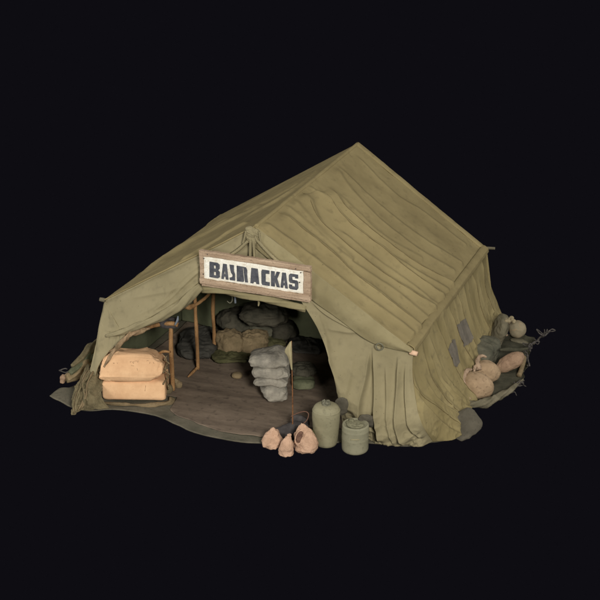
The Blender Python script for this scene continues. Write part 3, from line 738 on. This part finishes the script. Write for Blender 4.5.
sack_at(268, 352, 34, 12, .4, M['green'], 'green_blanket', 'moss green blanket behind the stack of grey sacks', 26, e=.8, amp=.035, wr=.03, cat='blanket')
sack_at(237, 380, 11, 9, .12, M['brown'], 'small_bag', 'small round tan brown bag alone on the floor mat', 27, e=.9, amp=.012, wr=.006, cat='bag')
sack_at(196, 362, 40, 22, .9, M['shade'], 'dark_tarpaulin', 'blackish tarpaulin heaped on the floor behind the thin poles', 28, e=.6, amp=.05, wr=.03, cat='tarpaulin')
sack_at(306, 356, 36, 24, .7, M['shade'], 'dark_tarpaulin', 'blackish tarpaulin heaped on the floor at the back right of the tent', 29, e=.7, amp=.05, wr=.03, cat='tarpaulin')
# four grey sacks in a leaning stack
ordn = ['bottom', 'second lowest', 'second highest', 'top']
b0, sb = foot(274, 403, .016); z = .016
for k, (w, h, dx, dy) in enumerate(((28, .21, .0, .0), (35, .12, -.03, .0), (38, .15, -.035, -.01), (40, .16, -.045, .0))):
    w_m = w*sb; dp = .36
    c = b0+u_*dx+w_*(dp/2+dy)+np.array([0, 0, z-.016+h/2])
    def slump(P, k=k):
        Q = P.copy(); x = P[..., 0]; zz = P[..., 2]
        Q[..., 2] = zz*(1-.45*np.abs(x)**3)-.20*x*x+.10*np.sin(x*4+k*2)
        Q[..., 0] = x-.06*k*.5*zz
        if k == 0: Q[..., 0] = x*(1-.25*np.clip(-zz+.4, 0, 1.4))+.20*np.clip(-zz+.4, 0, 1.4)
        return Q
    b = blob(c, (w_m, dp, h*1.25), (.02+.03*k, [.10, -.05, .06, -.05][k], YAW+[.10, -.12, .06, -.10][k]), .66, .36, .024, 5, .024, 7, 30+k, 120, 56, floor=.016 if k == 0 else None, shape=slump)
    thing(b, 'grey_sack', '%s sack of the four grey sacks stacked behind the pennant pole' % ordn[k], 'sack', M['grey'], 'stack of grey sacks')
    z += h*.97
sack_at(304, 391, 22, 16, .25, M['moss'], 'green_bag', 'squat moss green bag on the floor right of the pennant pole', 41, e=.5, amp=.02, wr=.01, cat='bag')
sack_at(303, 379, 25, 18, .3, M['dark'], 'dark_bundle', 'dark grey green bundle lying behind the squat green bag', 42, e=.7, amp=.04, wr=.03, cat='bundle', z=.1, floor=.016)
# hanging hooks under the door roll
hk = empty('hanging_hook', tuple(pt(232, 303, 'y', .25)), 'small brass hook with grey metal loop hanging under the sign at the left', 'hook')
tube([pt(232, 291, 'y', .25), pt(232.3, 300, 'y', .25), pt(230, 303, 'y', .25), pt(227, 301, 'y', .25)], [.006, .008, .008, .005], 8).build('hook', M['gum'], hk)
tube([pt(235, 291, 'y', .25), pt(235.4, 303, 'y', .25)], [.01, .014], 8).build('loop', M['steel'], hk)
thing(tube([pt(258.6, 298, 'y', .2), pt(259, 302, 'y', .2), pt(258.4, 306, 'y', .2)], [.01, .016, .008], 8), 'hanging_tag', 'little pale tag hanging under the middle of the sign', 'tag', M['pennant'])

# pennant pole
f0, s0 = foot(292, 440, .02); f0 = pt(292.5, 436, 'z', .02); yf = f0[1]
pp = empty('pennant_pole', tuple(f0), 'thin rusty pole with a small pale pennant standing among the pink sacks', 'flagpole')
tube([f0, pt(292.6, 400, 'y', yf), pt(291.4, 341, 'y', yf)], [.009, .0085, .006], 8, sm=8, noise=.15).build('pole', cloth('rust', (84, 60, 42), (140, 96, 62), (60, 46, 38), 15), pp)
C = [[pt(x, y, 'y', yf+yy) for x, y, yy in r] for r in ([(291.4, 341, 0), (290.6, 341.5, -.01), (290, 342, 0)], [(291.7, 348, 0), (289.5, 350, -.03), (285, 351, .01)], [(292, 358, 0), (290.5, 358, -.03), (288.4, 357.5, 0)], [(292.3, 370, 0), (291.8, 370, -.01), (291.4, 369.5, 0)])]
sheet(patch_(C, 16, 40)[:, ::-1], .004).build('pennant', M['pennant'], pp)

# pink pouches in front
def pouch(px, py, wpx, hpx, seed, label, lean=0, open_=False, mat='pink'):
    p, s = foot(px, py, 0); R = wpx*s/2; H = hpx*s*1.0
    p = p+w_*R*.6
    H = H*1.08
    def shp(P):
        Q = P.copy(); z = Q[..., 2]
        k = 1-.82*np.clip((z+.45)/1.45, 0, 1)**1.5
        Q[..., 0] *= k; Q[..., 1] *= k; Q[..., 0] += lean*np.clip(z, 0, 1)**2
        return Q
    root = empty('pouch', (p[0], p[1], -.01), label, 'pouch', 'pink sand pouches')
    b = blob(p+[0, 0, H*.46-.01], (2*R, 1.7*R, H), (0, 0, YAW), .5, .9, .034, 7, .03, 8, seed, 90, 60, floor=-.01, shape=shp)
    b.build('bag', M[mat], root)
    t = p+np.array([0, 0, H*.82])+u_*lean*R*.9
    m = MB(); rr = random.Random(seed)
    for k in range(6):
        a = k*1.05+rr.random(); d0 = np.array([math.cos(a), math.sin(a), 0])
        tube([t-[0, 0, .02], t+d0*.012+[0, 0, .0], t+d0*(.022+rr.random()*.012)+[0, 0, .008-rr.random()*.03]], [.018, .016, .008], 8, m, sm=4, noise=.4, seed=k)
    m.build('gathered_neck', M[mat], root)
    return root, p, R, H
r1, _a, _b, _c = pouch(273, 449.5, 22, 22, 51, 'left of the three pink pouches before the opening, round with a short gathered neck')
pouch(287, 456, 15, 24, 52, 'middle and narrowest of the three pink pouches, bent towards its neighbour', lean=.35)
r3, p3, R3, H3 = pouch(306, 454, 27, 30, 53, 'right and largest of the three pink pouches, its mouth torn open at the left', lean=-.25)
bpy.context.view_layer.update()
def mouth(root, x, y, dims, tilt, seed):
    l, nr = surf_hit([c for c in root.children if c.name.startswith('bag')][0], x, y)
    if l is None: return
    m = blob(l, dims, (0, tilt, YAW), .9, .9, .012, 14, .012, 18, seed=seed, nu=50, nv=36); m.build('torn_mouth', M['mud'], root)
    t = [l-w_*dims[1]*.45+u_*math.cos(a)*dims[0]*.55*math.cos(tilt)+np.array([0, 0, math.sin(a)*dims[2]*.55])+u_*math.sin(a)*dims[2]*.5*math.sin(tilt) for a in np.linspace(0, 2*PI, 15)]
    tube(t, .008, 8, sm=4, noise=.7, seed=seed, caps=False).build('frayed_rim', M['pink'], root)
mouth(r3, 299.5, 436.5, (.085, .045, .16), .25, 5)
# dark open bag behind them
q0, sq = foot(296, 438, .0)
db = empty('dark_bag', tuple(q0), 'dark grey limp bag with a pale curved rim behind the pink pouches', 'bag')
blob(pt(290, 431, 'z', .07), (.48, .2, .20), (.0, -.25, YAW), .9, .9, .03, 5, .015, 9, 61, 80, 40, floor=.016).build('bag', M['iron'], db)
blob(pt(300, 422, 'z', .10), (.24, .10, .2), (.2, .5, YAW), .9, .9, .015, 5, .0, 9, 62, 60, 40, floor=.016).build('flap', M['iron'], db)
q = [pt(x, y, 'y', q0[1]-.02) for x, y in ((291, 416.5), (298, 413), (305, 411.5), (308.5, 414), (307, 420), (303, 424))]
tube(q, .006, 8, sm=6, noise=.3).build('rim', M['mud'], db)

# canisters
def canister(px, pyb, prof, s, mat, label):
    p = pt(px, pyb, 'z', 0); R = prof['R']
    return p+w_*R*.80
p, s = foot(326, 448.5, 0)
R = 14*s; Hc = 46*s
p = p+w_*R*.7
cn = empty('canister', tuple(p), 'tall olive canister with rounded shoulders and a lumpy cap, by the curtain foot', 'canister', 'olive canisters')
prof = [(.0, 0), (R*.68, .0), (R*.78, .012), (R*.84, .04), (R*.88, .10), (R*.94, Hc*.4), (R*.985, Hc*.62), (R*1.0, Hc*.76), (R*.985, Hc*.82), (R*.94, Hc*.88), (R*.84, Hc*.925), (R*.66, Hc*.955), (R*.45, Hc*.968), (0, Hc*.972)]
lathe(prof, p, 72, noise=.006, seed=3).build('drum', M['can'], cn)
lathe([(R*.88, Hc*.865), (R*.99, Hc*.845), (R*1.012, Hc*.835), (R*.98, Hc*.82)], p, 72, noise=.010, seed=3).build('shoulder_seam', M['can'], cn)
m = lathe([(0, Hc*.95), (R*.36, Hc*.95), (R*.33, Hc*.985), (R*.26, Hc*1.02), (R*.1, Hc*1.045), (0, Hc*1.05)], p, 24, noise=.01)
for k in range(5):
    a = k*1.35; blob(p+np.array([math.cos(a)*R*.2, math.sin(a)*R*.2, Hc*1.01]), (R*.3, R*.26, .05), (.2*k, .3, a), .9, .9, .012, 18, .01, 22, seed=k, nu=24, nv=16, mb=m)
m.build('cap', M['gum'], cn)
blob(p-u_*R*.92-w_*.05+[0, 0, .12], (.06, .08, .2), (0, .1, YAW), .8, .8, .01, 9, seed=4, nu=30, nv=24).build('green_smear', M['green'], cn)
p, s = foot(355.5, 454.5, 0)
R = 13.6*s; Hc = 30*s
p = p+w_*R*.7
cn = empty('canister', tuple(p), 'short pale green canister with a dented lid and thin ridges, front right of the opening', 'canister', 'olive canisters')
prof = [(0, 0), (R*.86, 0), (R*.95, .014), (R*.99, .03), (R, .05), (R, Hc*.46), (R*1.008, Hc*.48), (R*1.008, Hc*.50), (R, Hc*.52), (R, Hc*.76), (R*1.012, Hc*.78), (R*1.012, Hc*.80), (R, Hc*.82), (R*.99, Hc*.93), (R*.97, Hc*.985), (R*.9, Hc), (R*.84, Hc*.985), (R*.8, Hc*.95), (0, Hc*.95)]
lathe(prof, p, 72, noise=.004, seed=5).build('drum', M['can2'], cn)
m = blob(p+[0, 0, Hc*.97]-u_*R*.05, (R*1.35, R*1.2, .028), (.05, .05, .4), .8, .8, .014, 16, .012, 20, seed=6, nu=60, nv=30)
blob(p+[0, 0, Hc*1.03]+w_*R*.3-u_*.05, (R*.4, R*.3, .05), (.1, .3, .4), .8, .8, .012, 16, .01, 20, seed=8, nu=40, nv=24, mb=m)
m.build('dented_lid', cloth('lid', (98, 95, 74), (132, 127, 102), (62, 60, 48), 16, speck=.45), cn)
box(p-w_*(R*1.005)+[0, 0, Hc*.63]-u_*.01, (.10, .006, .008), (0, 0, YAW)).build('weld_mark', M['pennant'], cn)

# flat slabs added to stand in for grey shadow smears
def shadow_slab(c, dims, rot, seed, label, floor=None):
    return thing(blob(c, dims, rot, .7, 1.0, .03, 5, .01, 12, seed=seed, nu=60, nv=30, floor=floor), 'shadow_smear_slab', label, 'shadow_slab', M['shadow_slab'], 'shadow-smear slabs by the tent wall')
a = pt(340.5, 407, 'y', -.42)
shadow_slab(pt(341, 406, 'y', -.30), (.17, .04, .25), (.20, .15, YAW), 71, 'added upright oval shadow-smear slab leaning on the curtain behind the tall canister', floor=0)
shadow_slab(pt(370, 421, 'y', -.33), (.27, .04, .14), (.3, .40, YAW), 72, 'added flat shadow-smear slab sloping against the curtain behind the short canister', floor=0)
shadow_slab(pt(465, 424.5, 'z', .08), (.38, .06, .33), (-.55, -.5, YAW+.25), 73, 'added broad flat shadow-smear slab poking out under the right side of the tent')

# ------------------------------------------------------------------ left outside: bundles, net, hoop
def bundle(a, b, r, mat, label, seed, lob=5):
    mid = (a+b)/2+np.array([0, 0, .03])
    return thing(tube([a, a*.7+b*.3, mid, a*.3+b*.7, b], r, 24, sm=10, noise=.2, seed=seed, lobes=lob, twist=.4), 'canvas_roll', label, 'roll', mat, 'rolled canvas outside the left wall')
bundle(pt(66, 379, 'z', .08), pt(101, 360, 'z', .10), [.05, .075, .09, .09, .08], cloth('tan_roll', (128, 112, 82), (156, 134, 102), (104, 98, 70), 7), 'tan canvas roll with a pink end, lowest of the rolls outside the left wall', 3)
bundle(pt(70, 373, 'z', .15), pt(106, 345, 'z', .2), [.03, .06, .07, .07, .06], M['moss'], 'dull green canvas roll lying in the middle of the rolls outside the left wall', 8)
bundle(pt(72, 366, 'z', .22), pt(110, 335, 'z', .28), [.02, .05, .06, .07, .05], M['rag'], 'brown olive canvas roll, topmost of the rolls outside the left wall', 12)
thing(blob(pt(62.5, 379.5, 'z', .09), (.06, .08, .12), (0, .2, YAW), .8, .8, .025, 12, .02, seed=8, nu=30, nv=24), 'pink_plug', 'small pink lump at the end of the tan canvas roll on the far left', 'plug', M['bagC'])
hc = pt(63.5, 370.5, 'z', .2)
thing(tube([hc+u_*math.cos(t)*.055+np.array([0, 0, math.sin(t)*.022+.01*math.sin(2*t)]) for t in np.linspace(.5, 6.0, 14)], .008, 8, sm=3), 'rope_hoop', 'thin grey loop of rope sticking out at the far left', 'rope', M['wire'])
# ragged net heap: one crumpled cloth with strands over it
net = empty('ragged_net', tuple(pt(86, 402)), 'ragged brown olive netting gathered in a heap at the left front corner', 'netting')
G = [[(88, 366, .32), (97, 366, .34), (106, 362, .36)], [(81, 378, .24), (92, 378, .30), (103, 376, .30)], [(75, 392, .13), (89, 391, .22), (103, 390, .20)], [(73, 404, .05), (90, 403, .12), (106, 402, .08)], [(72.5, 415, .0), (88, 410.5, .01), (112, 409.5, .0)]]
P = patch_([[pt(x, y, 'z', zz) for x, y, zz in r] for r in G], 90, 110)
P = P+(.055*ridged(P*np.array([1.4, 1, .8]), 6, 3, 3)[..., None]*np.array([-.3, -.7, .6]))
P[..., 2] = np.maximum(P[..., 2], 0)
sheet(P[:, ::-1], .01).build('cloth', M['rag'], net)
rr = random.Random(9)
for k in range(7):
    t0 = rr.random(); x0 = 90+t0*16; y0 = 361+rr.random()*8; x1 = 75+rr.random()*26; y1 = 405+rr.random()*5
    q = []
    for j in range(6):
        t = j/5; i_, j_ = int(min(.99, max(0, ((x0+(x1-x0)*t)-88+14*t)/(18+18*t)))*89), int(t*109)
        q.append(P[j_, i_]+np.array([rr.uniform(-.02, .02), -.018, .014+rr.uniform(0, .01)]))
    tube(q, [.006, .016, .008, .018, .005], 8, sm=7, noise=.8, seed=k, lobes=3, twist=2).build('strand', [M['rag'], M['brown']][k % 2], net)

# ------------------------------------------------------------------ right outside
# tarp with a raised lip
to = [pt(462, 405)[:2], pt(475, 406)[:2], pt(488, 404)[:2], pt(500, 398)[:2], pt(512, 391)[:2], pt(523, 381)[:2], pt(526, 371)[:2], pt(528, 361)[:2], pt(531, 352)[:2], pt(534, 345)[:2], pt(527, 341)[:2], pt(515, 338)[:2], pt(503, 336)[:2], pt(494, 345)[:2], pt(484, 362)[:2], pt(470, 385)[:2]]
def lip(P3, t): return (np.clip((t-.8)/.2, 0, 1)**2)[:, None]*(.05+.05*fbm(P3, 5, 2, 6))*np.clip((P3[..., 0]-2.55)/.15, 0, 1)
flat(to, .0, .01, amp=.02, seed=8, jag=.09, zf=lip).build('tarp', M['tarp'])
tag(bpy.data.objects['tarp'], 'dark green grey tarp with curled frayed edge under the sandbags at the right', 'tarp')
def bag(px, py, z, dims, rot, mat, label, seed, neck=None, nm='sandbag', wr=.018):
    c = pt(px, py, 'z', z); root = empty(nm, (c[0], c[1], 0.0), label, 'sandbag', 'sandbags on the tarp')
    def shp(P):
        Q = P.copy(); k = 1-.16*np.clip(Q[..., 0], 0, 1); Q[..., 1] *= k; Q[..., 2] *= k; return Q
    blob(c, dims, rot, .9, .92, .02, 5, wr, 9, seed, 110, 60, floor=.02, shape=shp).build('bag', mat, root)
    if neck:
        m = MB()
        for k, (path, rad) in enumerate(neck):
            tube([pt(x, y, 'z', zz) for x, y, zz in path], rad, 14, m, sm=8, noise=.55, seed=seed+k, lobes=4, twist=.8)
        m.build('gathered_neck', M['neck'], root)
    return root
bag(478, 386, .15, (.43, .32, .34), (.1, .45, YAW+.25), M['bagA'], 'nearest clay coloured sandbag, egg shaped and leaning on the tent wall', 81, [([(466, 391, .16), (464, 384, .22), (464, 377, .27), (467, 371, .31), (472, 369, .33)], [.014, .034, .04, .034, .016]), ([(470, 399, .1), (466, 393, .13), (466, 388, .2)], [.014, .03, .016])], wr=.006)
bag(487.5, 371.5, .17, (.37, .28, .27), (0, .35, YAW+.2), M['bagA'], 'clay coloured sandbag with an upright twisted neck, second from the front', 82, [([(479, 370, .26), (477.5, 363, .33), (478.5, 357.5, .38), (482, 355.5, .40), (486.5, 357, .38)], [.03, .024, .022, .022, .012]), ([(474, 372, .27), (475, 367, .3), (478, 364, .32)], [.012, .022, .014])], wr=.006)
bag(510, 362, .14, (.42, .22, .22), (0, -.45, YAW+.3), M['bagC'], 'long taupe sandbag tilted up at its far end, outermost on the tarp', 83, wr=.012)
bag(517.5, 329, .16, (.25, .25, .25), (0, .1, YAW), M['bagD'], 'grey green ball shaped sandbag, farthest back beside the tent corner', 84, [([(510, 322, .28), (506, 325, .27), (505, 331, .24), (507, 336, .18)], [.016, .024, .022, .012])], wr=.004)
# knotted cloth heaps
hp = empty('cloth_heap', tuple(pt(486, 362)), 'dark green crumpled canvas heaped between the sandbags and the tent wall', 'canvas')
blob(pt(485, 352, 'z', .15), (.40, .66, .30), (0, .12, -.1), .8, .8, .04, 3, .05, 3.2, 91, 120, 60, floor=.0).build('cloth', M['heap'], hp)
hp2 = empty('knotted_cloth', tuple(pt(500, 335)), 'grey green cloth with a knotted top rising beside the farthest sandbag', 'cloth')
blob(pt(499, 331, 'z', .18), (.18, .44, .44), (.35, .35, YAW), .8, .8, .03, 3, .04, 4, 92, 90, 50, floor=.0).build('cloth', M['greycloth'], hp2)
m = MB(); rr = random.Random(5)
for k in range(9):
    c = pt(502+k*1.5, 320-1.6*math.sin(k*1.4), 'z', .36); blob(c, (.05+.03*rr.random(), .06, .05+.02*rr.random()), (0, 0, 0), 1, 1, .02, 14, seed=k, nu=20, nv=14, mb=m)
m.build('knot', cloth('beige_knot', (134, 122, 96), (158, 142, 112), (110, 100, 80), 9), hp2)
q = [pt(x, y, 'z', z) for x, y, z in ((459, 399, .06), (464, 404, .04), (474, 405, .05), (487, 402, .06), (499, 396, .07), (511, 389.5, .08), (523, 379.5, .09))]
tube(q, [.03, .05, .045, .05, .04, .03, .014], 18, sm=12, noise=.6, seed=31, lobes=4, twist=1.2).build('rolled_edge', M['greycloth'], bpy.data.objects['tarp'])
# strap and wires
thing(tube([pt(524, 357, 'z', .16), pt(522.5, 366, 'z', .10), pt(519, 376, 'z', .04)], [.035, .03, .035], 12, sm=8, noise=.2), 'canvas_strap', 'short olive canvas strap hanging at the outer end of the taupe sandbag', 'strap', M['brown'])
thing(tube([pt(500, 350, 'z', .3), pt(507, 349.5, 'z', .27), pt(517, 350, 'z', .25), pt(528, 348.5, 'z', .24)], [.012, .03, .026, .014], 12, sm=8, noise=.4, seed=4), 'torn_strip', 'torn dark strip of tarp stretched above the taupe sandbag', 'strip', M['tarp'])
thing(blob(pt(523, 341.5, 'z', .03), (.34, .14, .03), (0, .05, YAW-.3), .7, .9, .01, 5, seed=4), 'flat_board', 'flat taupe board lying under the farthest sandbag', 'board', M['greycloth'])
def wiremess(path, name, label, seed, spread, n):
    root = empty(name, tuple(pt(path[0][0], path[0][1])), label, 'wire', 'tangled wires at the tarp edge')
    rr = random.Random(seed); pts = [pt(x, y, 'z', z) for x, y, z in path]
    tube(pts, .012, 8, sm=8, noise=.6, seed=seed, lobes=3, twist=6).build('strand', M['wire'], root)
    for k in range(n):
        t = rr.random()*(len(pts)-1.01); i = int(t); b = pts[i]+(pts[i+1]-pts[i])*(t-i)
        q = [b]
        for j in range(3): q.append(q[-1]+u_*rr.uniform(-spread, spread)+np.array([0, 0, rr.uniform(-spread, spread)])+w_*rr.uniform(-.02, .02))
        if rr.random() < .5: q.append(b)
        tube(q, [.009, .008, .005], 6, sm=6, noise=.4, seed=k).build('strand', M['wire'], root)
wiremess([(527, 350, .2), (533, 343, .22), (537, 341, .24), (540, 337.5, .25), (545, 335.5, .3), (549.5, 331, .33)], 'wire_tangle', 'tangled grey wire running up to a point at the far right', 5, .05, 12)
wiremess([(508, 392, .04), (514, 388, .06), (519, 384, .08), (524, 380.5, .08)], 'wire_tangle', 'tangled pale wire curling off the near edge of the tarp', 6, .05, 8)
wiremess([(527, 353, .16), (528, 360, .13), (529.5, 366, .10)], 'wire_tangle', 'short wire spur hanging down in the middle of the tarp edge', 7, .035, 5)

# ------------------------------------------------------------------ camera, world, lamps added out of view
cd = bpy.data.cameras.new('camera'); cam = bpy.data.objects.new('camera', cd); COL.objects.link(cam); sc.camera = cam
cd.sensor_width = 36; cd.lens = F*36; cd.clip_end = 500
Rm = Matrix(((RT[0], UP[0], -FW[0]), (RT[1], UP[1], -FW[1]), (RT[2], UP[2], -FW[2])))
cam.matrix_world = Matrix.Translation(Vector(CAM)) @ Rm.to_4x4()
w = bpy.data.worlds.new('World'); sc.world = w; w.use_nodes = True
w.node_tree.nodes['Background'].inputs[0].default_value = lin((14, 13, 18)); w.node_tree.nodes['Background'].inputs[1].default_value = 1
def lamp(name, loc, tgt, size, power, col=(1, 1, 1)):
    l = bpy.data.lights.new(name, 'AREA'); l.shape = 'DISK'; l.size = size; l.energy = power; l.color = col
    o = bpy.data.objects.new(name, l); COL.objects.link(o); o.location = loc
    o.rotation_euler = (Vector(tgt)-Vector(loc)).to_track_quat('-Z', 'Y').to_euler()
lamp('key_lamp', (9, -14, 9), (0, 1, .6), 3, 3050, (1, .985, .95))
lamp('front_fill', (-5, -14.5, 3.0), (0, 1, .6), 6, 680, (1, .99, .97))  # added fill, low in front, to brighten the tent interior
lamp('top_fill', (4, 2, 13), (0, 1.5, 1), 8, 470)  # added soft overhead fill, no such source known
lamp('left_fill', (-12, -3, 6), (-1, 1.5, 1), 7, 700)  # added fill that lifts the left roof slope
lamp('right_fill', (14, 4, 4), (2, 2, .6), 6, 300)  # added fill for the right wall, no source there
vs = sc.view_settings; sc.display_settings.display_device = 'sRGB'; vs.view_transform = 'Standard'; vs.look = 'None'; vs.exposure = 0; vs.gamma = 1
